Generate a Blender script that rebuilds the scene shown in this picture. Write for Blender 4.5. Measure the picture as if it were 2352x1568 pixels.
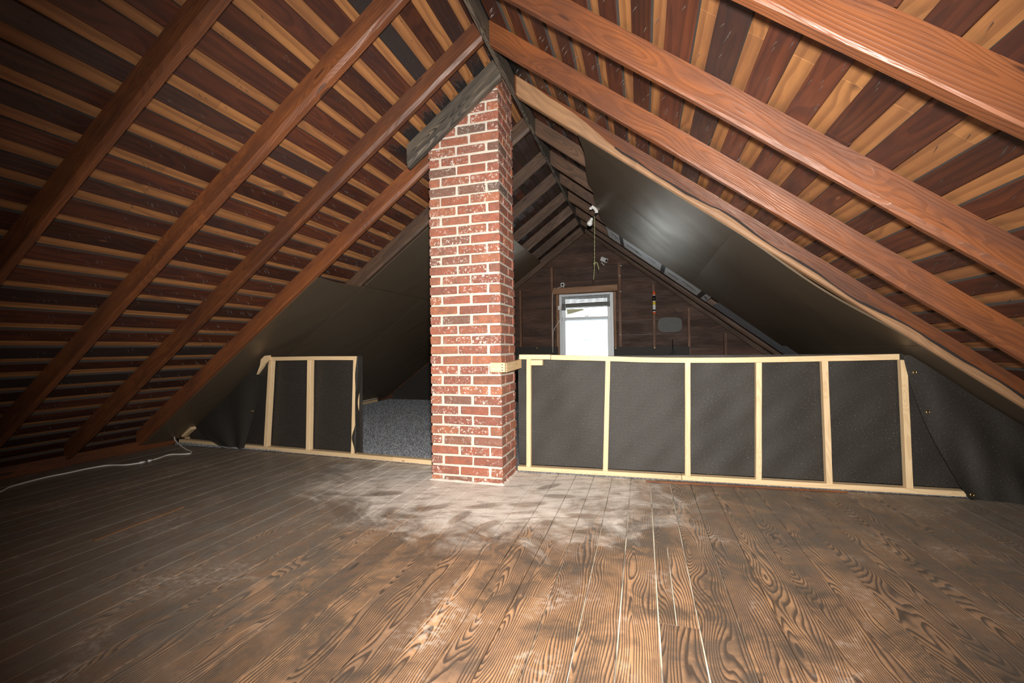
import bpy, bmesh, math, random
from mathutils import Vector, Matrix
random.seed(11)
S = bpy.context.scene
for o in list(bpy.data.objects): bpy.data.objects.remove(o)
COL = S.collection

# ------------------------------------------------------------------ camera
W, H = 2352, 1568
F_PX, YAW, PITCH, ROLL = 1008.15, 0.287808, 0.013935, -0.013307
cy, sy = math.cos(YAW), math.sin(YAW)
r_ = Vector((cy, sy, 0)); f_ = Vector((-sy, cy, 0)); u_ = Vector((0, 0, 1))
f2 = f_*math.cos(PITCH) + u_*math.sin(PITCH); u2 = u_*math.cos(PITCH) - f_*math.sin(PITCH)
r3 = r_*math.cos(ROLL) + u2*math.sin(ROLL); u3 = u2*math.cos(ROLL) - r_*math.sin(ROLL)
cd = bpy.data.cameras.new('camera'); cam = bpy.data.objects.new('camera', cd); COL.objects.link(cam)
m = Matrix((r3, u3, -f2)).transposed().to_4x4(); m.translation = Vector((0, 0, 1.0)); cam.matrix_world = m
cd.sensor_fit = 'HORIZONTAL'; cd.sensor_width = 36.0; cd.lens = F_PX/W*36.0; cd.clip_start = 0.02
S.camera = cam

# ------------------------------------------------------------------ world, flash, exposure
w = bpy.data.worlds.new('overcast_sky'); S.world = w; w.use_nodes = True
bg = w.node_tree.nodes['Background']; bg.inputs[0].default_value = (0.93, 0.98, 1.0, 1); bg.inputs[1].default_value = 5.0
fl = bpy.data.lights.new('camera_flash', 'SPOT'); flo = bpy.data.objects.new('camera_flash', fl); COL.objects.link(flo)
fl.energy = 1060; fl.spot_size = math.radians(121); fl.spot_blend = 1.0; fl.shadow_soft_size = 0.045; fl.color = (1.0, 0.95, 0.88)
flo.location = (0.02, 0.0, 1.17)
aim = Vector((-0.20, 1.0, -0.07)); flo.rotation_euler = aim.to_track_quat('-Z', 'Y').to_euler()
vs = S.view_settings; vs.view_transform = 'Standard'; vs.look = 'None'; vs.exposure = 0.0; vs.gamma = 1.0; vs.use_curve_mapping = False

# ------------------------------------------------------------------ mesh helpers
def link(o, parent=None):
    COL.objects.link(o)
    if parent: o.parent = parent
    return o
def mk(name, verts, faces, mat, parent=None, uv=None, smooth=False):
    me = bpy.data.meshes.new(name); me.from_pydata([tuple(v) for v in verts], [], faces)
    if uv:
        ul = me.uv_layers.new(name='grain')
        for p in me.polygons:
            for li in p.loop_indices: ul.data[li].uv = uv(p, me.loops[li].vertex_index)
    if smooth:
        for p in me.polygons: p.use_smooth = True
    if isinstance(mat, (list, tuple)):
        for x in mat: me.materials.append(x)
    elif mat: me.materials.append(mat)
    me.update()
    return link(bpy.data.objects.new(name, me), parent)
def empty(name, loc=(0, 0, 0), parent=None):
    o = bpy.data.objects.new(name, None); o.location = loc; o.empty_display_size = .1
    return link(o, parent)
def tag(o, label=None, cat=None, group=None, kind=None):
    if label: o['label'] = label
    if cat: o['category'] = cat
    if group: o['group'] = group
    if kind: o['kind'] = kind
    return o
def fixn(o):
    bm = bmesh.new(); bm.from_mesh(o.data); bmesh.ops.recalc_face_normals(bm, faces=bm.faces); bm.to_mesh(o.data); bm.free()
    return o
def sweep(name, secs, mat, parent=None, ulen=None, smooth=False, v_off=0.0, cap=True):
    """secs: list of rings (same count, ordered); grain runs along the rings. UV u=length, v=perimeter coordinate centred per side."""
    n = len(secs[0]); V = [p for s in secs for p in s]; Fc = []; 
    cen = [sum((Vector(p) for p in s), Vector())/n for s in secs]
    us = [0.0]
    for a, b in zip(cen, cen[1:]): us.append(us[-1] + (b-a).length)
    per = [0.0]
    s0 = secs[len(secs)//2]
    for i in range(n): per.append(per[-1] + (Vector(s0[(i+1) % n]) - Vector(s0[i])).length)
    UV = []
    for k in range(len(secs)-1):
        for i in range(n):
            j = (i+1) % n
            Fc.append((k*n+i, k*n+j, (k+1)*n+j, (k+1)*n+i)); mid = (per[i]+per[i+1])/2
            o_ = v_off + (i*0.031 if per[i+1]-per[i] > .03 else 0)
            UV.append(((us[k], per[i]-mid+o_), (us[k], per[i+1]-mid+o_), (us[k+1], per[i+1]-mid+o_), (us[k+1], per[i]-mid+o_)))
    if cap:
        Fc.append(tuple(range(n))[::-1]); UV.append(tuple((0.02*math.cos(i), .02*math.sin(i)) for i in range(n))[::-1])
        b = (len(secs)-1)*n; Fc.append(tuple(b+i for i in range(n))); UV.append(tuple((us[-1]+.02*math.cos(i), .02*math.sin(i)) for i in range(n)))
    me = bpy.data.meshes.new(name); me.from_pydata([tuple(v) for v in V], [], Fc)
    ul = me.uv_layers.new(name='grain')
    for p, q in zip(me.polygons, UV):
        for li, c in zip(p.loop_indices, q): ul.data[li].uv = c
        p.use_smooth = smooth
    me.materials.append(mat); me.update()
    o = bpy.data.objects.new(name, me); link(o, parent); fixn(o); return o
def beam(name, p0, p1, wv, hv, mat, parent=None, ch=0.003, seg=1, jit=0.0, v_off=0.0, sag=0.0):
    """Rectangular timber from p0 to p1 (centre line); wv, hv are full width / height vectors; chamfered edges."""
    p0, p1, wv, hv = map(Vector, (p0, p1, wv, hv))
    wl, hl = wv.length, hv.length; wu, hu = wv/wl, hv/hl; c = min(ch, wl*.3, hl*.3)
    a, b = wl/2, hl/2
    sec = [(-a+c, -b), (a-c, -b), (a, -b+c), (a, b-c), (a-c, b), (-a+c, b), (-a, b-c), (-a, -b+c)]
    rings = []
    for k in range(seg+1):
        t = k/seg; base = p0.lerp(p1, t) + Vector((0, 0, -sag*4*t*(1-t)))
        j = [(random.uniform(-jit, jit), random.uniform(-jit, jit)) for _ in range(4)]
        rings.append([base + wu*(x + j[(q//2) % 4][0]) + hu*(y + j[(q//2) % 4][1]) for q, (x, y) in enumerate(sec)])
    return sweep(name, rings, mat, parent, v_off=v_off)
def box(name, lo, hi, mat, parent=None, ch=0.003, v_off=0.0):
    lo, hi = Vector(lo), Vector(hi); d = hi-lo; ax = max(range(3), key=lambda i: d[i]); c = (lo+hi)/2
    o = [i for i in range(3) if i != ax]; e = Vector((0, 0, 0)); e[ax] = d[ax]/2
    wv = Vector((0, 0, 0)); wv[o[0]] = d[o[0]]; hv = Vector((0, 0, 0)); hv[o[1]] = d[o[1]]
    return beam(name, c-e, c+e, wv, hv, mat, parent, ch, v_off=v_off)
def tube(name, pts, rad, mat, parent=None, n=8, cap=True):
    pts = [Vector(p) for p in pts]; rings = []
    up = Vector((0, 0, 1))
    for i, p in enumerate(pts):
        t = (pts[min(i+1, len(pts)-1)] - pts[max(i-1, 0)]).normalized()
        a = t.cross(up) if abs(t.dot(up)) < .95 else t.cross(Vector((1, 0, 0))); a.normalize(); b = a.cross(t)
        r = rad[i] if isinstance(rad, (list, tuple)) else rad
        rings.append([p + a*r*math.cos(2*math.pi*k/n) + b*r*math.sin(2*math.pi*k/n) for k in range(n)])
    return sweep(name, rings, mat, parent, smooth=True, cap=cap)
def smooth_path(pts, sub=6):
    P = [Vector(p) for p in pts]; out = []
    for i in range(len(P)-1):
        a, b, c, d = P[max(i-1, 0)], P[i], P[i+1], P[min(i+2, len(P)-1)]
        for k in range(sub):
            t = k/sub
            out.append(.5*((2*b) + (c-a)*t + (2*a-5*b+4*c-d)*t*t + (3*b-a-3*c+d)*t**3))
    out.append(P[-1]); return out
def sheet(name, fn, nu, nv, mat, parent=None, thick=0.004, smooth=True, uvs=(1, 1)):
    """Grid surface fn(u,v) given real thickness along its normals."""
    P = [[Vector(fn(i/nu, j/nv)) for j in range(nv+1)] for i in range(nu+1)]
    V = []; off = []
    for i in range(nu+1):
        for j in range(nv+1):
            du = P[min(i+1, nu)][j]-P[max(i-1, 0)][j]; dv = P[i][min(j+1, nv)]-P[i][max(j-1, 0)]
            nrm = du.cross(dv); nrm = nrm.normalized() if nrm.length > 1e-9 else Vector((0, -1, 0))
            V.append(P[i][j]); off.append(P[i][j]-nrm*thick)
    N = len(V); V += off; ix = lambda i, j: i*(nv+1)+j; Fc = []
    for i in range(nu):
        for j in range(nv):
            a = (ix(i, j), ix(i+1, j), ix(i+1, j+1), ix(i, j+1)); Fc.append(a); Fc.append(tuple(N+q for q in a[::-1]))
    base = [(k//(nv+1)/nu*uvs[0], (k % (nv+1))/nv*uvs[1]) for k in range(N)]*2
    rim = [(ix(i, j), ix(i+1, j)) for i in range(nu) for j in (0, nv)] + [(ix(i, j), ix(i, j+1)) for j in range(nv) for i in (0, nu)]
    for a, b in rim:                     # rim faces own their vertices, so the sheet keeps crisp edges
        q = (a, b, N+b, N+a); Fc.append(tuple(len(V)+k for k in range(4))); V += [V[k] for k in q]; base += [base[k] for k in q]
    o = mk(name, V, Fc, mat, parent, lambda p, vi: base[vi], smooth)
    for p in o.data.polygons[2*nu*nv:]: p.use_smooth = False
    return o
def prism(name, poly, d, mat, parent=None, uvf=None):
    """poly: list of 3D points (planar); extruded by vector d."""
    n = len(poly); V = [Vector(p) for p in poly] + [Vector(p)+Vector(d) for p in poly]
    Fc = [tuple(range(n)), tuple(range(2*n-1, n-1, -1))] + [(i, (i+1) % n, n+(i+1) % n, n+i) for i in range(n)]
    o = mk(name, V, Fc, mat, parent, (lambda p, vi: uvf(V[vi])) if uvf else None); return fixn(o)

# ------------------------------------------------------------------ material helpers
class NT:
    def __init__(s, name):
        s.m = bpy.data.materials.new(name); s.m.use_nodes = True; s.t = s.m.node_tree; s.t.nodes.clear()
        s.out = s.t.nodes.new('ShaderNodeOutputMaterial'); s.p = s.t.nodes.new('ShaderNodeBsdfPrincipled')
        s.t.links.new(s.p.outputs[0], s.out.inputs[0])
    def set(s, sock, v):
        if isinstance(v, bpy.types.NodeSocket): s.t.links.new(v, sock)
        else:
            if sock.type == 'RGBA' and len(v) == 3: v = (*v, 1)
            sock.default_value = v
    def n(s, typ, ins=None, **props):
        nd = s.t.nodes.new(typ)
        for k, v in props.items(): setattr(nd, k, v)
        for k, v in (ins or {}).items(): s.set(nd.inputs[k], v)
        return nd
    def math(s, op, a, b=0.0, c=None, clamp=False):
        i = {0: a, 1: b}
        if c is not None: i[2] = c
        return s.n('ShaderNodeMath', i, operation=op, use_clamp=clamp).outputs[0]
    def mix(s, f, a, b, mode='MIX'):
        nd = s.n('ShaderNodeMix', data_type='RGBA', blend_type=mode)
        s.set(nd.inputs[0], f); s.set(nd.inputs[6], a); s.set(nd.inputs[7], b); return nd.outputs[2]
    def noise(s, vec, scale, det=3.0, rough=.55, dist=0.0, out=0):
        nd = s.n('ShaderNodeTexNoise', {'Scale': scale, 'Detail': det, 'Roughness': rough, 'Distortion': dist})
        if vec is not None: s.t.links.new(vec, nd.inputs['Vector'])
        return nd.outputs[out]
    def ramp(s, f, stops, interp='LINEAR'):
        nd = s.n('ShaderNodeValToRGB'); s.set(nd.inputs[0], f); cr = nd.color_ramp; cr.interpolation = interp
        while len(cr.elements) < len(stops): cr.elements.new(.5)
        for e, (p, c) in zip(cr.elements, stops):
            e.position = p; e.color = (*c, 1) if not isinstance(c, (int, float)) else (c, c, c, 1)
        return nd.outputs[0]
    def sep(s, vec): return s.n('ShaderNodeSeparateXYZ', {0: vec}).outputs
    def comb(s, x, y, z): return s.n('ShaderNodeCombineXYZ', {0: x, 1: y, 2: z}).outputs[0]
    def maprange(s, v, a, b, c=0.0, d=1.0, smooth=True):
        nd = s.n('ShaderNodeMapRange', {0: v, 1: a, 2: b, 3: c, 4: d}); nd.interpolation_type = 'SMOOTHSTEP' if smooth else 'LINEAR'
        return nd.outputs[0]
    def uv(s): return s.n('ShaderNodeUVMap', uv_map='grain').outputs[0]
    def pos(s): return s.n('ShaderNodeNewGeometry').outputs['Position']
    def objc(s): return s.n('ShaderNodeTexCoord').outputs['Object']
    def rnd(s): return s.n('ShaderNodeObjectInfo').outputs['Random']
    def bump(s, h, strength=.3, dist=.01):
        nd = s.n('ShaderNodeBump', {'Strength': strength, 'Distance': dist, 'Height': h}); s.set(s.p.inputs['Normal'], nd.outputs[0])
    def fin(s, col, rough=.6, metal=0.0, spec=None):
        s.set(s.p.inputs['Base Color'], col); s.set(s.p.inputs['Roughness'], rough); s.set(s.p.inputs['Metallic'], metal)
        if spec is not None: s.set(s.p.inputs['Specular IOR Level'], spec)
        return s.m

def wood(name, light, mid, dark, freq=55., contrast=.7, knot=.5, rough=(.5, .7), var=.35, bump=.25, fibre=.25, extra=None, spec=None, knot_col=None, hue=None, kn=(1.5, 6.5), kr=1.0):
    t = NT(name); uv = t.uv(); q = t.sep(uv); rn = t.rnd()
    uo = t.math('MULTIPLY_ADD', rn, 53.7, q[0]); ro = t.math('MULTIPLY', rn, 91.3)
    low = t.noise(t.comb(t.math('MULTIPLY', uo, .8), t.math('MULTIPLY', q[1], 3.0), ro), 1.0, 2.0)
    warp = t.noise(t.comb(t.math('MULTIPLY', uo, 2.2), t.math('MULTIPLY', q[1], 14.0), ro), 1.0, 2.0)
    # distance to pith of the log the board was sawn from -> long arched growth rings
    vc = t.math('ADD', q[1], t.math('MULTIPLY', t.math('SUBTRACT', t.noise(t.comb(t.math('MULTIPLY', uo, .35), 3.1, ro), 1.0, 1.0), .5), .16))
    dep = t.math('MULTIPLY', t.math('SUBTRACT', low, .44), .42)
    r = t.math('SQRT', t.math('ADD', t.math('MULTIPLY', vc, vc), t.math('MULTIPLY', dep, dep)))
    kv = t.n('ShaderNodeTexVoronoi', {'Vector': t.comb(t.math('MULTIPLY', uo, kn[0]), t.math('MULTIPLY', q[1], kn[1]), ro), 'Scale': 1.0, 'Randomness': 1.0}).outputs['Distance']
    kin = t.maprange(kv, 0.05, .40, 1.0, 0.0)
    r = t.math('ADD', r, t.math('ADD', t.math('MULTIPLY', warp, .022), t.math('MULTIPLY', kin, .05*knot)))
    s = t.math('FRACT', t.math('MULTIPLY', r, freq))
    ring = t.ramp(s, [(0, 0.0), (.38, .12), (.74, 1.0), (.94, .9), (1.0, 0.0)])
    fib = t.noise(t.comb(t.math('MULTIPLY', uo, 5.0), t.math('MULTIPLY', q[1], 420.0), ro), 1.0, 2.0)
    blot = t.noise(t.comb(t.math('MULTIPLY', uo, 1.6), t.math('MULTIPLY', q[1], 7.0), ro), 1.0, 4.0, .65)
    base = t.mix(t.maprange(blot, .3, .7), light, mid)
    c = t.mix(t.math('MULTIPLY', ring, contrast), base, dark)
    c = t.mix(t.math('MULTIPLY', t.maprange(fib, .45, .75), fibre), c, dark)
    km = t.maprange(kv, .035*kr, .09*kr, knot*1.6, 0.0); km = t.math('MINIMUM', km, .9)
    c = t.mix(km, c, knot_col or tuple(x*.45 for x in dark))
    v = t.math('MULTIPLY_ADD', t.math('SUBTRACT', rn, .5), 2*var, 1.0)
    c = t.mix(1.0, c, t.comb(v, v, v), 'MULTIPLY')
    if hue:
        h2 = t.math('FRACT', t.math('MULTIPLY', rn, 17.31)); c = t.mix(t.maprange(h2, hue[1], 1.0, 0, hue[2], False), c, hue[0])
    if extra: c = extra(t, c)
    ro_ = t.maprange(blot, .25, .75, rough[0], rough[1])
    t.bump(t.math('ADD', t.math('MULTIPLY', ring, .5), t.math('ADD', t.math('MULTIPLY', fib, .8), blot)), bump, .004)
    return t.fin(c, ro_, 0.0, spec)

def flat(name, col, rough=.5, metal=0.0, nscale=40., nvar=.15, bump=.05, emit=None, spec=None):
    t = NT(name); ob = t.objc(); nz = t.noise(ob, nscale, 3.0)
    c = t.mix(t.math('MULTIPLY', nz, nvar*2), col, tuple(x*.6 for x in col))
    t.bump(nz, bump, .003); return t.fin(c, rough, metal, spec)

def dusty(t, c):      # plaster dust and shoe marks lying on the boards near the chimney
    P = t.sep(t.pos()); x, y = P[0], P[1]
    n1 = t.noise(t.pos(), 2.3, 5.0, .62, .6); n2 = t.noise(t.pos(), 9.0, 4.0, .6, 1.2); n3 = t.noise(t.pos(), 38.0, 3.0)
    dx = t.math('MULTIPLY', t.math('ADD', x, 1.12), .74); dy = t.math('MULTIPLY', t.math('SUBTRACT', y, 3.12), 1.05)
    d = t.math('SQRT', t.math('ADD', t.math('MULTIPLY', dx, dx), t.math('MULTIPLY', dy, dy)))
    fb = t.noise(t.pos(), 3.4, 6.0, .68, .9); streak = t.noise(t.comb(t.math('ADD', t.math('MULTIPLY', x, 5.0), t.math('MULTIPLY', y, 2.0)), t.math('SUBTRACT', t.math('MULTIPLY', y, 17.0), t.math('MULTIPLY', x, 6.0)), 0.0), 1.0, 4.0, .65)
    d = t.math('ADD', d, t.math('MULTIPLY', t.math('SUBTRACT', fb, .5), 1.5))
    heavy = t.maprange(d, .50, 1.16, 1.0, 0.0)
    steps = None
    for (fx, fy, a, l, wd) in ((-.98, 2.62, .5, .15, .05), (-.72, 2.72, .35, .15, .05), (-.55, 2.92, .2, .14, .05), (-.66, 3.10, .9, .13, .045), (-1.28, 2.52, .7, .15, .05), (-.86, 2.33, 1.1, .15, .05), (-1.72, 2.68, .4, .15, .06), (-1.42, 2.34, .2, .15, .05), (-.33, 2.62, .1, .14, .05), (-1.05, 2.42, 1.4, .14, .045)):
        ca, sa = math.cos(a), math.sin(a); ax = t.math('SUBTRACT', x, fx); ay = t.math('SUBTRACT', y, fy)
        p = t.math('DIVIDE', t.math('ADD', t.math('MULTIPLY', ax, ca), t.math('MULTIPLY', ay, sa)), l)
        q = t.math('DIVIDE', t.math('SUBTRACT', t.math('MULTIPLY', ay, ca), t.math('MULTIPLY', ax, sa)), wd)
        e = t.math('ADD', t.math('MULTIPLY', p, p), t.math('MULTIPLY', q, q)); e = t.math('ADD', e, t.math('MULTIPLY', n2, .8))
        msk = t.maprange(e, .7, 1.4, 1.0, 0.0); steps = msk if steps is None else t.math('MAXIMUM', steps, msk)
    heavy = t.math('MULTIPLY', heavy, t.math('MULTIPLY_ADD', steps, -.62, 1.0))
    heavy = t.math('MULTIPLY', heavy, t.maprange(streak, .30, .58, .45, 1.0))
    patch = t.math('MULTIPLY', t.maprange(n1, .53, .68), t.maprange(n3, .42, .62, 0.0, .22))
    far = t.maprange(t.math('ABSOLUTE', t.math('ADD', x, .1)), .7, 2.4, .06, .85)
    far = t.math('MAXIMUM', far, t.maprange(y, 1.6, 3.1, .04, .42))
    fine = t.math('MULTIPLY', far, t.maprange(n2, .25, .7, .55, 1.0))
    dirt = t.math('MULTIPLY', t.maprange(n1, .60, .38), t.maprange(n2, .32, .58, 0.1, .82))
    c = t.mix(dirt, c, (.045, .033, .025))
    c = t.mix(fine, c, (.25, .22, .185))
    c = t.mix(t.math('MAXIMUM', t.math('MULTIPLY', heavy, .95), patch), c, t.mix(n3, (.70, .64, .58), (.82, .73, .65)))
    return c

M = {}
M['floor'] = wood('floor_board_wood', (.42, .228, .112), (.245, .138, .078), (.036, .021, .015), freq=120, contrast=.93, knot=.55, rough=(.38, .6), var=.22, bump=.35, fibre=.25, extra=dusty)
def stained(t, c):     # old water stains on the boards next to the chimney head
    P_ = t.sep(t.pos()); x, y = P_[0], P_[1]
    st = t.noise(t.comb(t.math('MULTIPLY', x, 60.0), t.math('MULTIPLY', y, 6.0), 0.0), 1.0, 3.0)
    e = t.math('SUBTRACT', t.math('ABSOLUTE', t.math('SUBTRACT', y, 3.1)), t.math('MULTIPLY', st, .42))
    f = t.math('MULTIPLY', t.maprange(e, -.04, .05, 1.0, 0.0), t.math('MULTIPLY', t.maprange(x, -.70, -.85), t.maprange(x, -1.95, -1.7)))
    c = t.mix(t.math('MULTIPLY', f, .93), c, (.010, .010, .011))
    edge = t.math('MULTIPLY', t.maprange(t.math('ABSOLUTE', e), .0, .008, .14, 0.0), t.math('MULTIPLY', t.maprange(x, -.70, -.85), t.maprange(x, -1.95, -1.7)))
    return t.mix(edge, c, (.30, .27, .24))
M['deck'] = wood('old_sheathing_wood', (.098, .029, .013), (.046, .014, .009), (.018, .008, .007), freq=30, contrast=.45, knot=.6, kn=(2.0, 7.0), kr=.75, rough=(.40, .62), var=.40, bump=.3, knot_col=(.17, .065, .032), hue=((.018, .018, .019), .74, .85), extra=stained)
M['rafter'] = wood('rafter_wood', (.205, .068, .0235), (.095, .031, .0135), (.045, .016, .009), freq=60, contrast=.30, knot=.9, rough=(.32, .60), var=.18, bump=.35, knot_col=(.05, .018, .01))
M['rafter_dull'] = wood('dull_brown_rafter_wood', (.125, .066, .036), (.066, .034, .020), (.028, .016, .011), freq=50, contrast=.5, knot=.5, rough=(.5, .7), var=.25, bump=.4)
M['rafter_grey'] = wood('grey_weathered_wood', (.17, .13, .09), (.055, .045, .036), (.012, .011, .010), freq=90, contrast=.85, knot=.2, rough=(.6, .8), var=.1, bump=.5)
M['wane'] = wood('pale_wane_wood', (.36, .20, .10), (.27, .15, .08), (.13, .07, .04), freq=40, contrast=.3, knot=.2, rough=(.45, .65), var=.05, bump=.4)
M['gable'] = wood('gable_board_wood', (.098, .038, .018), (.052, .0205, .0105), (.019, .009, .006), freq=40, contrast=.6, knot=.5, rough=(.55, .75), var=.16, bump=.4, knot_col=(.11, .045, .022))
M['stud_old'] = wood('old_stud_wood', (.19, .085, .04), (.13, .055, .027), (.05, .022, .013), freq=45, contrast=.5, knot=.5, rough=(.5, .7), var=.2, bump=.3)
M['casing'] = wood('window_casing_wood', (.34, .175, .08), (.26, .125, .055), (.12, .055, .027), freq=45, contrast=.4, knot=.5, rough=(.45, .65), var=.1, bump=.3)
M['stud_dark'] = wood('dark_old_deck_wood', (.06, .032, .02), (.04, .022, .015), (.018, .012, .009), freq=34, contrast=.4, knot=.3, rough=(.6, .8), var=.3, bump=.3)
M['pine'] = wood('new_pine_wood', (.70, .53, .32), (.64, .46, .26), (.48, .30, .145), freq=60, contrast=.4, knot=.9, kn=(3.2, 13.0), kr=.9, rough=(.5, .65), var=.06, bump=.12, fibre=.1, knot_col=(.22, .085, .035))
def plyx(t, c): return c
M['ply'] = wood('plywood_deck', (.385, .175, .062), (.25, .105, .038), (.16, .064, .026), freq=21, contrast=.6, knot=.8, rough=(.5, .7), var=.12, bump=.15, fibre=.35, knot_col=(.10, .045, .022), kn=(2.4, 3.6), kr=1.5)

def brick_mat():
    t = NT('red_brick'); ob = t.objc(); rn = t.rnd(); wp = t.pos()
    c = t.ramp(rn, [(0, (.27, .085, .052)), (.2, (.33, .105, .06)), (.4, (.225, .075, .05)), (.58, (.36, .13, .068)), (.72, (.26, .10, .067)), (.84, (.16, .085, .062)), (.93, (.39, .125, .055)), (1, (.11, .082, .068))])
    n1 = t.noise(wp, 16.0, 4.0, .6); n2 = t.noise(wp, 55.0, 5.0, .7, .8); n3 = t.noise(wp, 7.0, 3.0, .5)
    c = t.mix(t.maprange(n1, .38, .72, 0, .65), c, (.145, .07, .05))
    splash = t.math('MULTIPLY', t.maprange(n2, .54, .62), t.maprange(t.math('ADD', t.math('MULTIPLY', t.math('FRACT', t.math('MULTIPLY', rn, 13.7)), .35), n3), .52, .86, .10, 1.0))
    c = t.mix(t.math('MULTIPLY', splash, .85), c, (.66, .60, .54))
    t.bump(t.math('ADD', n1, n2), .5, .006); return t.fin(c, .78)
M['brick'] = brick_mat()
def mortar_mat():
    t = NT('lime_mortar'); wp = t.pos(); n = t.noise(wp, 14.0, 4.0); n2 = t.noise(wp, 90.0, 4.0)
    z = t.sep(wp)[2]
    c = t.mix(n, (.64, .60, .52), (.47, .425, .36)); c = t.mix(t.math('MULTIPLY', t.maprange(n2, .5, .7), .4), c, (.36, .27, .2))
    t.bump(n2, .6, .006); return t.fin(c, .9)
M['mortar'] = mortar_mat()
def cloth_mat():
    t = NT('black_shade_cloth'); wp = t.sep(t.uv()); u, v = wp[0], wp[1]
    rib = t.math('SINE', t.math('MULTIPLY', v, 2*math.pi*105)); n = t.noise(t.comb(t.math('MULTIPLY', u, 92.0), t.math('MULTIPLY', v, 190.0), 0.0), 1.0, 2.0, .7)
    big = t.noise(t.comb(u, v, 0.0), 4.0, 3.0)
    c = t.mix(t.maprange(rib, -1, 1), (.018, .0155, .013), (.034, .029, .0245))
    sp = t.math('MULTIPLY', t.maprange(n, .60, .74), t.maprange(big, .3, .75, .4, 1.0))  # pale specks: glint of the threads painted into the cloth colour
    c = t.mix(t.math('MULTIPLY', sp, .8), c, (.26, .245, .225))
    t.bump(t.math('ADD', rib, n), .3, .002); return t.fin(c, .55, 0.0, .35)
M['cloth'] = cloth_mat()
def panel_mat(name, col, col2, rough=.34, metal=.75):
    t = NT(name); wp = t.pos(); n = t.noise(wp, 1.3, 3.0); sp_ = t.sep(wp); n2 = t.noise(t.comb(t.math('ADD', t.math('MULTIPLY', sp_[0], 1.2), t.math('MULTIPLY', sp_[1], 1.0)), t.math('SUBTRACT', t.math('MULTIPLY', sp_[0], 3.0), t.math('MULTIPLY', sp_[1], 3.2)), 0.0), .9, 1.0, .5, .3); n3 = t.noise(wp, 60.0, 2.0)
    c = t.mix(n, col, col2); c = t.mix(t.math('MULTIPLY', t.maprange(n3, .5, .8), .2), c, tuple(x*.6 for x in col))
    t.bump(n2, .22, .05); return t.fin(c, t.maprange(n, .3, .7, rough, rough+.1), metal)
M['panel'] = panel_mat('bronze_foil_facing', (.20, .15, .10), (.135, .10, .068), .36, .55)
M['silver'] = panel_mat('silver_foil_facing', (.90, .91, .92), (.80, .82, .84), .42, .1)
M['dullfoil'] = panel_mat('dull_grey_foil', (.42, .44, .48), (.34, .36, .40), .45, .2)
def carpet_mat():
    t = NT('grey_carpet'); wp = t.pos(); n = t.noise(wp, 85.0, 4.0, .85); n2 = t.noise(wp, 30.0, 2.0)
    c = t.ramp(n, [(.36, (.05, .056, .068)), (.5, (.21, .22, .245)), (.62, (.60, .61, .64))]); c = t.mix(t.math('MULTIPLY', n2, .3), c, (.08, .085, .1))
    t.bump(n, 1.0, .012); return t.fin(c, .95)
M['carpet'] = carpet_mat()
M['white'] = flat('white_plastic', (.80, .80, .78), .35)
M['vinyl'] = flat('white_vinyl', (.72, .76, .80), .4, nvar=.05)
M['cord'] = flat('white_cord_rubber', (.74, .70, .64), .5)
M['black'] = flat('black_plastic', (.012, .012, .012), .4)
M['brass'] = flat('brass', (.75, .52, .2), .25, 1.0)
M['steel'] = flat('nail_steel', (.34, .33, .31), .42, .8)
M['slat'] = flat('grey_blind_slat', (.13, .13, .115), .5)
M['orange'] = flat('orange_plastic', (.75, .12, .03), .4)
M['bulb'] = flat('frosted_bulb', (.82, .82, .80), .3)
M['olive'] = flat('olive_card', (.62, .62, .40), .6)
M['patch'] = flat('grey_filler', (.15, .15, .145), .8, nscale=25., nvar=.3)
M['rope'] = flat('yellow_green_rope', (.30, .32, .15), .7)
M['yellow'] = flat('yellow_scrap', (.8, .55, .03), .6)
M['soot'] = flat('sooty_board_edge', (.055, .052, .048), .85, nscale=20., nvar=.3)
M['bark'] = flat('dark_bark', (.022, .012, .009), .8, nscale=60., nvar=.3)
M['dust'] = flat('plaster_dust', (.60, .52, .45), .95, nscale=30.)
M['subfloor'] = wood('seam_dust_and_subfloor', (.07, .05, .04), (.05, .035, .028), (.03, .02, .015), contrast=.2, knot=0,
    extra=lambda t, c: t.mix(t.math('MULTIPLY', t.maprange(t.math('ABSOLUTE', t.math('ADD', t.sep(t.pos())[0], .2)), .42, .75, 1.0, 0.0), t.maprange(t.noise(t.pos(), 4.0, 4.0), .35, .55, .25, 1.0)), c, (.56, .49, .38)))
def glass_mat():
    t = NT('window_glass'); tr = t.n('ShaderNodeBsdfTransparent', {0: (.93, .96, .96)}); gl = t.n('ShaderNodeBsdfGlossy', {'Roughness': .02})
    fr = t.n('ShaderNodeFresnel', {0: 1.45}); mx = t.n('ShaderNodeMixShader', {0: fr.outputs[0], 1: tr.outputs[0], 2: gl.outputs[0]})
    t.t.links.new(mx.outputs[0], t.out.inputs[0]); return t.m
M['glass'] = glass_mat()

# ------------------------------------------------------------------ shell dimensions
XR, ZT, ZB = -0.93, 3.135, 2.98          # ridge position; underside of sheathing / of rafters at the ridge
T = {-1: .736, 1: .78}; Y0, Y1 = -2.6, 7.95
def rx(s, d): return XR + s*d
def rz(s, d, z=ZT): return z - T[s]*d
def nrm(s): v = Vector((s*T[s], 0, 1)); return v/v.length     # outward (up) normal of a slope
GY = 7.75

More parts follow.
